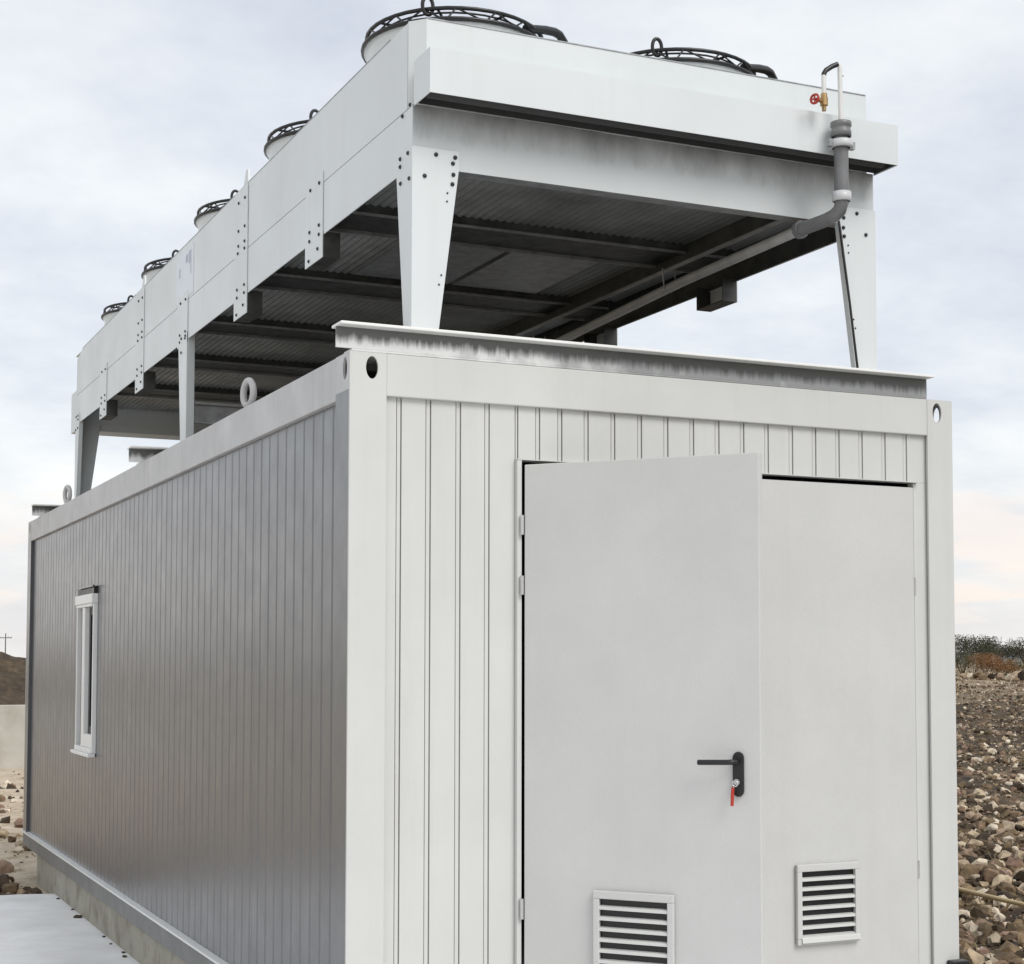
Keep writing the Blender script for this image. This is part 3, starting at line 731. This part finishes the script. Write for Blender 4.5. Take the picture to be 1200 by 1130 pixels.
for i, fy in enumerate(FY):
    for j, fx in enumerate(FX):
        if i == 0 and j == 0: continue
        f = fan0.copy(); COL.objects.link(f); f.parent = cl; f.location = Vector((fx, fy, ZT)) - OC
        for ch in fan0.children:
            c = ch.copy(); COL.objects.link(c); c.parent = f
# underside: finned coils, cross members and rails
def coil(y0, y1):
    x0, x1 = XL+.03, XR-.03; p = .022; n = int((x1-x0)/p); vs = []; fs = []
    for k in range(n+1):
        x = x0+k*p; z = 3.80 + (.010 if k % 2 else 0)
        vs += [(x, y0, z), (x, y1, z)]
    for k in range(n): fs.append((2*k, 2*k+2, 2*k+3, 2*k+1))
    vs2 = [(x0, y0, 3.88), (x1, y0, 3.88), (x1, y1, 3.88), (x0, y1, 3.88)]
    return MB().add(vs, fs).add(vs2, [(0, 1, 2, 3)])
cm = [.09, 1.19, 2.55, 3.95, 5.29, 6.67, 8.06]
for a, b in zip(cm[:-1], cm[1:]): coil(a+.32 if a > .5 else a, b-.003).build('coil', M['coil'], cl)
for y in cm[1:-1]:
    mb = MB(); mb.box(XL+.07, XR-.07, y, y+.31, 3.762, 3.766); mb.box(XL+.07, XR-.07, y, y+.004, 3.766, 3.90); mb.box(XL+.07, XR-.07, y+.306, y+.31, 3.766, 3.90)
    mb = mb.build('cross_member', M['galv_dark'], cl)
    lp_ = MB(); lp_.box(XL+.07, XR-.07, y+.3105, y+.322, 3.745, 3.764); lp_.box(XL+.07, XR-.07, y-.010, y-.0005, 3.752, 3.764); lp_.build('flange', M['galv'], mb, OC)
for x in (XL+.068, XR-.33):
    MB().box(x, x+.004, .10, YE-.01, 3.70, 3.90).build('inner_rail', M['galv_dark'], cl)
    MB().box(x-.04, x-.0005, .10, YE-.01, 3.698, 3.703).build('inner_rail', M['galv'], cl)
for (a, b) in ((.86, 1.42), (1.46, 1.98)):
    MB().box(a, b, 1.60, 2.47, 3.784, 3.7875).build('daylight_plate', M['galv'], cl)  # pale plates added to stand for daylight coming through the coil
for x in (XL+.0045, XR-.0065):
    MB().box(x, x+.002, .10, YE-.01, ZBOT+.004, 3.89).build('side_shade_sheet', M['galv_dark'], cl)  # dark sheets added over the inner faces, standing for shade below the casing
# legs
def leg(cx, cy, sx, sy, fw, sw, z0=ZB, z1=3.725, knee=3.655, label=None):
    """bent sheet leg: end face fw = (top, bottom) wide, side face sw = (top, bottom) wide, folded edges"""
    t = .005; mb = MB()
    def q(u, v): return (cx+sx*u, cy+sy*v)
    # end face (in the plane y = cy)
    poly = [(cx, z0), (cx+sx*fw[1], z0), (cx+sx*fw[0], knee), (cx+sx*fw[0], z1), (cx, z1)]
    mb.prism(poly, cy, cy+sy*t, 'y')
    poly = [(cy+sy*(t+.0003), z0), (cy+sy*sw[1], z0), (cy+sy*sw[0], knee), (cy+sy*sw[0], z1), (cy+sy*(t+.0003), z1)]
    mb.prism(poly, cx, cx+sx*t, 'x')
    # folded inner edges
    e = .028
    p = [(cx+sx*fw[1], cy+sy*t*1.1, z0), (cx+sx*fw[1], cy+sy*(t+e), z0), (cx+sx*fw[0], cy+sy*(t+e), knee), (cx+sx*fw[0], cy+sy*t*1.1, knee)]
    r = [(a-sx*t, b, c) for a, b, c in p]
    mb.add(p+r, [(0, 1, 2, 3), (4, 7, 6, 5), (0, 4, 5, 1), (1, 5, 6, 2), (2, 6, 7, 3), (3, 7, 4, 0)])
    p = [(cx+sx*t*1.1, cy+sy*sw[1], z0), (cx+sx*(t+e), cy+sy*sw[1], z0), (cx+sx*(t+e), cy+sy*sw[0], knee), (cx+sx*t*1.1, cy+sy*sw[0], knee)]
    r = [(a, b-sy*t, c) for a, b, c in p]
    mb.add(p+r, [(0, 1, 2, 3), (4, 7, 6, 5), (0, 4, 5, 1), (1, 5, 6, 2), (2, 6, 7, 3), (3, 7, 4, 0)])
    o = mb.build('leg', M['cooler'], cl, (cx, cy, z0), label=label)
    fp = MB(); xa, xb = sorted((cx-sx*.01, cx+sx*(fw[1]+.01))); ya, yb_ = sorted((cy-sy*.004, cy+sy*(sw[1]+.01)))
    fp.box(xa, xb, ya, yb_, z0+.0005, z0+.008).build('foot_plate', M['galv'], o, (cx, cy, z0))
    return o
for cx, sx in ((XL-.006, 1), (XR+.006, -1)):
    for cy, sy in ((Y1-.006, 1), (YE+.012, -1)):
        l = leg(cx, cy, sx, sy, (.208, .118), (.185, .088))
        if sy > 0:
            for u, z in ((.105, 3.700), (.190, 3.698), (.180, 3.672), (.055, 3.605), (.182, 3.625), (.178, 3.585)): bolt(l, (cx+sx*u, cy-.0005, z), (0, -1, 0))
            for u, z in ((.176, 3.545), (.174, 3.51), (.150, 3.20), (.140, 3.16)): bolt(l, (cx+sx*(u-.02), cy-.0005, z), (0, -1, 0)).scale = (.45, .45, .6)
        for v, z in ((.045, 3.705), (.135, 3.705), (.135, 3.672), (.03, 3.595), (.13, 3.60)): bolt(l, (cx-sx*.0005, cy+sy*v, z), (-sx, 0, 0))
    l = leg(cx, 3.975, sx, 1, (.05, .05), (.235, .15), knee=3.63, z1=3.69)
    for v, z in ((.04, 3.67), (.15, 3.67), (.15, 3.58)): bolt(l, (cx-sx*.0005, 3.975+v, z), (-sx, 0, 0))
br = MB(); br.box(XL+.05, XR-.05, 4.02, 4.026, 3.12, 3.25); br.box(XL+.05, XR-.05, 3.985, 4.0195, 3.235, 3.25); br.box(XL+.05, XR-.05, 3.985, 4.0195, 3.115, 3.128)
br.build('cross_brace', M['galv'], cl)
MB().tube([(2.370, .012, 3.650), (2.374, .006, 3.60), (2.420, .004, 3.28), (2.462, .006, ZB+.02), (2.466, .010, ZB+.002)], .006, 7).build('leg_line', M['black'], cl, label='thin black line down the front right leg')  # thin black tube along the inner edge of the leg
# seam studs at the hood corner
for y, z in ((.06, 3.905), (.15, 3.885)):
    bolt(cl, (XL-.001, y, z), (-1, 0, 0))
# data sheet glued on the side
sk = MB().box(XL-.0022, XL-.0005, 3.84, 4.31, 3.915, 4.225).build('data_sheet', M['sticker'], cl, label='pale bluish label sheet on the side of the casing')
pm_ = MB()
for (y0, y1, z0, z1) in ((3.93, 3.97, 4.12, 4.2), (3.90, 3.92, 4.05, 4.2), (3.99, 4.05, 4.14, 4.19), (4.2, 4.23, 4.08, 4.14)): pm_.box(XL-.0030, XL-.0023, y0, y1, z0, z1)
pm_.build('print', M['print'], sk, OC)

# ------------------------------------------------------------------ drain pipe with vent loop and tap
pt = thing('drain_pipe', 'grey drain pipe with thin white loop and red tap, at the front of the cooler', 'pipe', (2.21, -.22, 3.6))
PX, PY = 2.222, -.215
MB().tube([(PX, PY, 3.675), (PX, PY, 3.975)], .032, 18).build('pipe', M['pvc'], pt)
MB().lathe((PX, PY, 3.905), [(.0405, 0), (.052, 0), (.053, .012), (.0535, .028), (.048, .034), (.0405, .034)], 22).build('pipe_clamp', M['pipe_pale'], pt)
cb = MB(); cb.box(PX-.072, PX-.05, PY-.012, PY+.012, 3.905, 3.938); cb.box(PX+.05, PX+.068, PY-.012, PY+.012, 3.905, 3.938); cb.box(PX-.01, PX+.01, PY+.054, -.151, 3.912, 3.932)
cb.build('clamp_lug', M['galv'], pt)
MB().lathe((PX, PY, 3.975), [(.0405, -.02), (.046, -.02), (.046, .006), (.042, .010), (.042, .024), (.047, .028), (.047, .046), (.030, .052), (.0135, .053)], 22).build('pipe_cap', M['pvc'], pt)
MB().lathe((PX, PY, 3.655), [(.0375, .05), (.043, .05), (.043, .012), (.0375, .008)], 22).build('pipe_collar', M['pipe_pale'], pt)
elbow = [(PX, PY, 3.69), (PX, PY, 3.655), (PX-.002, PY+.012, 3.628), (PX-.008, PY+.045, 3.610), (PX-.018, PY+.09, 3.601), (PX-.040, PY+.25, 3.596)]
MB().tube(elbow, .031, 16).build('elbow', M['pvc'], pt)
e1 = Vector((PX-.040, PY+.25, 3.596))
MB().tube([e1, e1+Vector((-.002, .025, 0))], .041, 16).build('pipe_collar', M['pvc'], pt)
MB().tube([e1+Vector((-.002, .02, 0)), (2.215, 1.168, 3.598), (2.332, 2.80, 3.600), (2.42, 4.2, 3.602), (2.46, 5.4, 3.603)], .025, 12).build('drain_line', M['pvc_pale'], pt)
for yy, xx in ((1.32, 2.226), (3.2, 2.357)):
    MB().tube([(xx-.04, yy, 3.70), (xx-.032, yy, 3.60), (xx, yy, 3.572), (xx+.032, yy, 3.60), (xx+.04, yy, 3.70)], .005, 6).build('pipe_hanger', M['galv'], pt)
TY = PY
vt = MB().tube([(PX, TY, 4.02), (PX-.003, TY, 4.262)], .0105, 10); vt.build('vent_tube', M['tube_white'], pt)
MB().tube([(PX-.003, TY, 4.262), (PX-.006, TY, 4.280), (PX-.018, TY, 4.284)], .0105, 10).build('vent_tube', M['tube_white'], pt)
MB().tube([(PX-.016, TY, 4.284), (PX-.045, TY, 4.270), (PX-.078, TY, 4.247), (PX-.088, TY, 4.232), (PX-.090, TY, 4.222)], .0115, 10).build('tube_sleeve', M['black'], pt)
MB().tube([(PX-.090, TY, 4.223), (PX-.090, TY, 4.135)], .0105, 10).build('vent_tube', M['tube_white'], pt)
MB().tube([(PX-.003, TY, 4.235), (PX+.016, TY-.001, 4.235)], .003, 6).build('tube_clip', M['brass'], pt)
vx, vz = PX-.090, 4.103
vl = MB(); vl.tube([(vx, TY, vz+.036), (vx, TY, vz+.018)], .0145, 8); vl.tube([(vx, TY, vz+.018), (vx, TY, vz-.018)], .018, 8); vl.tube([(vx, TY, vz-.018), (vx, TY, vz-.042)], .010, 8); vl.tube([(vx-.012, TY, vz), (vx-.040, TY-.012, vz-.002)], .0085, 8)
vl = vl.build('tap', M['brass'], pt)
hw = MB(); hc = Vector((vx-.062, TY-.018, vz-.002)); ax = Vector((-.9, -.4, 0)).normalized(); up = Vector((0, 0, 1)); sd_ = ax.cross(up)
hw.tube([hc+.020*(math.cos(a)*up+math.sin(a)*sd_) for a in np.linspace(0, 2*math.pi, 18, endpoint=False)], .0055, 7, True)
hw.tube([hc+.018*up, hc-.018*up], .004, 6); hw.tube([hc+.018*sd_, hc-.018*sd_], .004, 6); hw.tube([hc-ax*.026, hc+ax*.006], .006, 8)
hw.build('tap_wheel', M['red'], vl, ORG[pt.name])

# ------------------------------------------------------------------ far left: wall, pole
wl = thing('concrete_wall', 'low pale concrete wall in front of the dark earth mound', 'wall', (0, 23.6, -.3))
xw = -9.0; k = 0
while xw < 6:
    x1 = xw+1.9
    MB().box(xw, x1-.012, 23.5, 23.72, -.5, .85 + .006*math.sin(k*2.1)).build('wall_block', M['oldwall'], wl, (xw, 23.5, -.3), bevel=.012); xw = x1; k += 1
PXY = (-14.0, 0)
a_ = Vector((-.2875, 0, 0))
def ray_xy(px, d):
    q = _r*((px-600)/1904.57) + _d; q = q/np.hypot(q[0], q[1]); return CAM[0]+q[0]*d, CAM[1]+q[1]*d
x_, y_ = ray_xy(8, 420)
pg = float(gz(x_, y_))
pl_t = thing('power_pole', 'thin dark power pole with a crossarm, far behind the earth mound', 'power pole', (x_, y_, pg))
MB().tube([(x_, y_, pg-.5), (x_, y_, pg+7.2)], .16, 8, r1=.11).build('pole', M['wood'], pl_t)
MB().box(x_-1.5, x_+1.5, y_-.08, y_+.08, pg+6.0, pg+6.2).build('crossarm', M['wood'], pl_t)
for dx in (-1.35, 0.6, 1.35): MB().tube([(x_+dx, y_, pg+6.2), (x_+dx, y_, pg+6.5)], .06, 6).build('insulator', M['galv'], pl_t)

# ------------------------------------------------------------------ plants on the far bank
def plant(name, label, cat, x, y, h, w, leaf, nleaf, ls, trunk_h=0.0, group=None):
    z = float(gz(x, y)) - .05
    t = thing(name, label, cat, (x, y, z), group)
    mb = MB(); st = MB(); nb = 7
    tips = []
    if trunk_h: st.tube([(x, y, z-.1), (x+.05, y, z+trunk_h*.6), (x, y+.04, z+trunk_h)], .09*h/4, 6, r1=.05*h/4)
    for b in range(nb):
        a = 2*math.pi*b/nb+random.uniform(-.4, .4); rr_ = w*.5*random.uniform(.35, .8)
        tip = Vector((x+rr_*math.cos(a), y+rr_*math.sin(a), z+trunk_h+(h-trunk_h)*random.uniform(.45, .88))); tips.append(tip)
        st.tube([(x, y, z+trunk_h*.8-.05), (x+rr_*.45*math.cos(a), y+rr_*.45*math.sin(a), z+trunk_h+(h-trunk_h)*.35), tip], .02*h, 5, r1=.006*h)
    tips.append(Vector((x, y, z+h*.85)))
    for i in range(nleaf):
        c = random.choice(tips); s = w*.20
        gg = lambda sd: max(-1.5, min(1.5, random.gauss(0, 1)))*sd
        p = c + Vector((gg(s), gg(s), gg(h*.13)))
        if p.z < z+.02: p.z = z+.02+random.random()*.1
        e = Euler((random.uniform(0, 6.3), random.uniform(0, 6.3), random.uniform(0, 6.3))).to_matrix(); q = ls*random.uniform(.6, 1.3)
        vs = [p+e @ Vector(v) for v in ((-q*.5, 0, 0), (0, -q*.28, q*.06), (q*.5, 0, 0), (0, q*.28, q*.06))]
        mb.add(vs, [(0, 1, 2), (0, 2, 3)])
    nm = 'crown' if cat == 'tree' else 'foliage'
    mb.build(nm, leaf, t, (x, y, z)); st.build('trunk' if cat == 'tree' else 'stems', M['bark'], t, (x, y, z)); return t
bank = [(1126, 88, 1.9, 1.5, 'leaf_dark', 'dark green bush at the left end of the far bank, next to the container'),
        (1139, 87, 1.5, 1.4, 'leaf_green', 'olive green bush just right of the dark green one on the far bank'),
        (1152, 85, 1.7, 1.3, 'leaf_rust', 'tall rust brown bush in the middle of the far bank'),
        (1164, 86, 1.45, 1.2, 'leaf_rust', 'lower rust brown bush right of the tall rust brown one'),
        (1175, 87, 1.25, 1.3, 'leaf_rust', 'small orange brown bush between the rust brown bush and the olive one'),
        (1187, 88, 1.2, 1.2, 'leaf_green', 'low olive bush beside the pale boulders at the right edge')]
for px, d, h, w, lf, lab in bank:
    x, y = ray_xy(px, d); plant('bush', lab, 'bush', x, y, h*.72, w*1.15, M[lf], 2000, .062, group='bushes on the far bank')
bgt = [(1120, 108, 2.7, 2.6, 'tree behind the dark green bush, half hidden by the container'), (1133, 110, 2.6, 2.4, 'dark low tree behind the olive bush on the bank'),
       (1147, 107, 2.35, 2.2, 'dark low tree rising behind the tall rust bush'), (1157, 112, 2.6, 1.2, 'narrow dark tree standing above the rust bushes'),
       (1170, 112, 1.95, 2.4, 'flat dark tree behind the orange brown bush'), (1183, 110, 2.0, 2.0, 'small dark tree behind the low olive bush'),
       (1198, 108, 2.5, 2.2, 'dark tree at the right edge of the far bank')]
for px, d, h, w, lab in bgt:
    x, y = ray_xy(px, d); plant('tree', lab, 'tree', x, y, h*.74, w*1.1, M['leaf_dark'], 1800, .095, trunk_h=.5, group='trees behind the far bank')

# ------------------------------------------------------------------ stones
def stone_variant(seed):
    r = random.Random(seed); bm = bmesh.new(); rnd = seed % 2
    for i in range(24 if rnd else 14):
        v = Vector((r.gauss(0, 1), r.gauss(0, 1), r.gauss(0, 1))).normalized()*r.uniform(.9 if rnd else .72, 1.0)
        bm.verts.new((v.x*.5, v.y*.40, v.z*.30))
    res = bmesh.ops.convex_hull(bm, input=bm.verts)
    bmesh.ops.delete(bm, geom=[e for e in set(res['geom_interior']+res['geom_unused']) if isinstance(e, bmesh.types.BMVert)], context='VERTS')
    bmesh.ops.recalc_face_normals(bm, faces=bm.faces)
    me = bpy.data.meshes.new('stone'); bm.to_mesh(me); bm.free(); me.materials.append(M['stone']); return me
VAR = [stone_variant(k) for k in range(12)]
VV = [np.array([v.co[:] for v in m.vertices]) for m in VAR]; VF = [np.array([p.vertices[:] for p in m.polygons]) for m in VAR]
def pix(x, y, z):
    q = np.stack([x-CAM[0], y-CAM[1], z-CAM[2]]); a = _r @ q; b = _u @ q; c = _d @ q
    return 600+1904.57*a/c, 669.96-1904.57*b/c, c
# right side: a rubble field beyond the container
def field(n, u0, u1, d0, d1, smin, smax, pw):
    th = math.atan2(_d[0], _d[1])
    t = rng.random(n)**.8; d = d0*(d1/d0)**t
    u = rng.uniform(u0, u1, n); q = _r[:, None]*((u-600)/1904.57)+_d[:, None]; q = q/np.hypot(q[0], q[1])
    x, y = CAM[0]+q[0]*d, CAM[1]+q[1]*d
    s = smin+(smax-smin)*rng.random(n)**pw; s = np.maximum(s, d*.0013)
    return x, y, s
X1, Y1_, S1 = field(36000, 1000, 1360, 8.6, 96, .030, .22, 4.4)
ok = ~((X1 < 3.12) & (Y1_ < 9.2)) & (X1 > 3.1)
X1, Y1_, S1 = X1[ok], Y1_[ok], S1[ok]
# left side: scattered stones on the sandy strip behind the slab
n2 = 1500
n2 = 3600; X2 = rng.uniform(-5, 2.4, n2); Y2 = 7.35+ (rng.random(n2)**3.4)*15.5; S2 = .03+.22*rng.random(n2)**4
ok = ~((X2 > -.1) & (Y2 < 9.0)); X2, Y2, S2 = X2[ok], Y2[ok], S2[ok]
X = np.concatenate([X1, X2]); Y = np.concatenate([Y1_, Y2]); SZ = np.concatenate([S1, S2])
Z = gz(X, Y) + SZ*rng.uniform(-.12, .22, len(X))
u, v, dep = pix(X, Y, Z)
inview = (((u > 1122) & (u < 1204)) | ((u > -4) & (u < 38))) & (v < 1136) & (v > 740)
big = np.where(inview, SZ/dep, 0); order = np.argsort(-big)
IND = set(order[:290].tolist())
rest = []
for i in range(len(X)):
    k = int(rng.integers(len(VAR))); e = Euler((rng.uniform(-.8, .8), rng.uniform(-.8, .8), rng.uniform(0, 6.28)))
    sc = Vector((SZ[i]*rng.uniform(.85, 1.25), SZ[i]*rng.uniform(.85, 1.2), SZ[i]*rng.uniform(.9, 1.7)))
    if i in IND:
        o = bpy.data.objects.new('stone', VAR[k]); COL.objects.link(o); o.location = (X[i], Y[i], Z[i]); o.rotation_euler = e; o.scale = sc
        if X[i] > 2.6:
            zone = 'in front of the pale hose' if v[i] > 1052 else 'just behind the pale hose' if v[i] > 985 else 'midway across the rubble field' if v[i] > 880 else 'far back in the rubble field'
            kind_ = 'larger' if SZ[i] > .15 else 'fist sized'
            tag(o, f'{kind_} angular stone lying {zone}', 'stone', f'{kind_} stones {zone}')
        else: tag(o, 'rough stone lying on the sandy strip behind the white slab', 'stone', 'stones on the sandy strip')
    else: rest.append((k, X[i], Y[i], Z[i], e.to_matrix(), sc))
def heap(name, items):
    vs = []; fs = []; off = 0
    for k, x, y, z, R_, sc in items:
        q = (VV[k]*np.array(sc)) @ np.array(R_).T + np.array([x, y, z]); vs.append(q); fs.append(VF[k]+off); off += len(q)
    me = bpy.data.meshes.new(name); me.from_pydata(np.concatenate(vs).tolist(), [], np.concatenate(fs).tolist()); me.materials.append(M['stone'])
    o = bpy.data.objects.new(name, me); link(o, None, (0, 0, 0)); o['kind'] = 'stuff'
    return o
heap('rubble', rest)
# pale boulders along the foot of the bank
bl = [(1128, 83, .55, 'pale pinkish boulder below the dark green bush'), (1135, 82, .45, 'small pale boulder left of the slanting one on the bank'),
      (1144, 82, .75, 'largest slanting pale boulder at the foot of the rust bushes'), (1150, 81, .5, 'pale boulder leaning on the largest slanting boulder'),
      (1160, 82, .4, 'dull boulder below the middle rust brown bush'), (1171, 82, .42, 'dull boulder under the orange brown bush'),
      (1182, 81, .6, 'wide flat pale boulder near the right edge'), (1190, 83, .65, 'upright pale boulder at the right end of the bank'), (1197, 82, .8, 'big pale boulder at the right edge of the bank')]
for k, (px, d, s, lab) in enumerate(bl):
    x, y = ray_xy(px, d); o = bpy.data.objects.new('boulder', VAR[(k*5+2) % 12]); COL.objects.link(o)
    o.location = (x, y, float(gz(x, y))+s*.25); o.scale = (s*1.2, s*1.2, s*1.5); o.rotation_euler = (.2*k, .3, k*1.3); tag(o, lab, 'boulder', 'boulders on the far bank')
# small clods along the joint between slab and plinth
for k, (px, d, s) in enumerate([(.0, 5.95, .05), (-.02, 5.9, .06), (.01, 6.3, .03), (0, 5.0, .03), (-.01, 4.7, .025), (.0, 4.35, .03), (-.02, 4.2, .045), (.0, 6.9, .03)]):
    o = bpy.data.objects.new('earth_clod', VAR[k]); COL.objects.link(o); o.location = (px, d, -.222+s*.12); o.scale = (s, s*1.4, s*.9); o.rotation_euler = (0, 0, k)
    o.material_slots[0].link = 'OBJECT'; o.material_slots[0].material = M['soil']
    tag(o, 'small dark clod of earth at the joint of slab and plinth', 'clod', 'clods along the plinth')
# dry weeds between the stones
wd = MB(); cnt = 0
for i in rng.permutation(len(X1))[:900]:
    x, y = X1[i]+rng.uniform(-.2, .2), Y1_[i]+rng.uniform(-.2, .2)
    if np.sin(x*1.1+.7*y)+np.sin(y*.9-1.3*x) < .2 or np.hypot(x, y) > 40: continue
    z = float(gz(x, y))
    for k in range(7):
        a = rng.uniform(0, 6.28); h = rng.uniform(.03, .11); l = rng.uniform(.02, .08); w = .0028
        ca, sa_ = math.cos(a), math.sin(a); bx, by = x+rng.uniform(-.05, .05), y+rng.uniform(-.05, .05)
        wd.add([(bx-sa_*w, by+ca*w, z), (bx+sa_*w, by-ca*w, z), (bx+ca*l*.4, by+sa_*l*.4, z+h*.7), (bx+ca*l, by+sa_*l, z+h)], [(0, 1, 2), (0, 2, 3)])
wo = wd.build('weeds', M['leaf_dry'], None); wo['kind'] = 'stuff'
# pale hose over the rubble
hp_ = []
HQ = [(6.40, 5.60), (6.22, 4.50), (6.16, 3.78), (6.10, 3.36), (6.06, 2.97), (6.02, 2.44), (6.00, 1.60)]
for k in range(len(HQ)-1):
    for t in np.linspace(0, 1, 6, endpoint=False):
        x = HQ[k][0]+(HQ[k+1][0]-HQ[k][0])*t; y = HQ[k][1]+(HQ[k+1][1]-HQ[k][1])*t
        hp_.append((x, y, max(float(gz(x, y))+.03, -.10)))
tag(MB().tube(hp_, .018, 8).build('hose', M['hose'], None, hp_[0]), 'pale yellow hose lying across the rubble right of the container', 'hose')
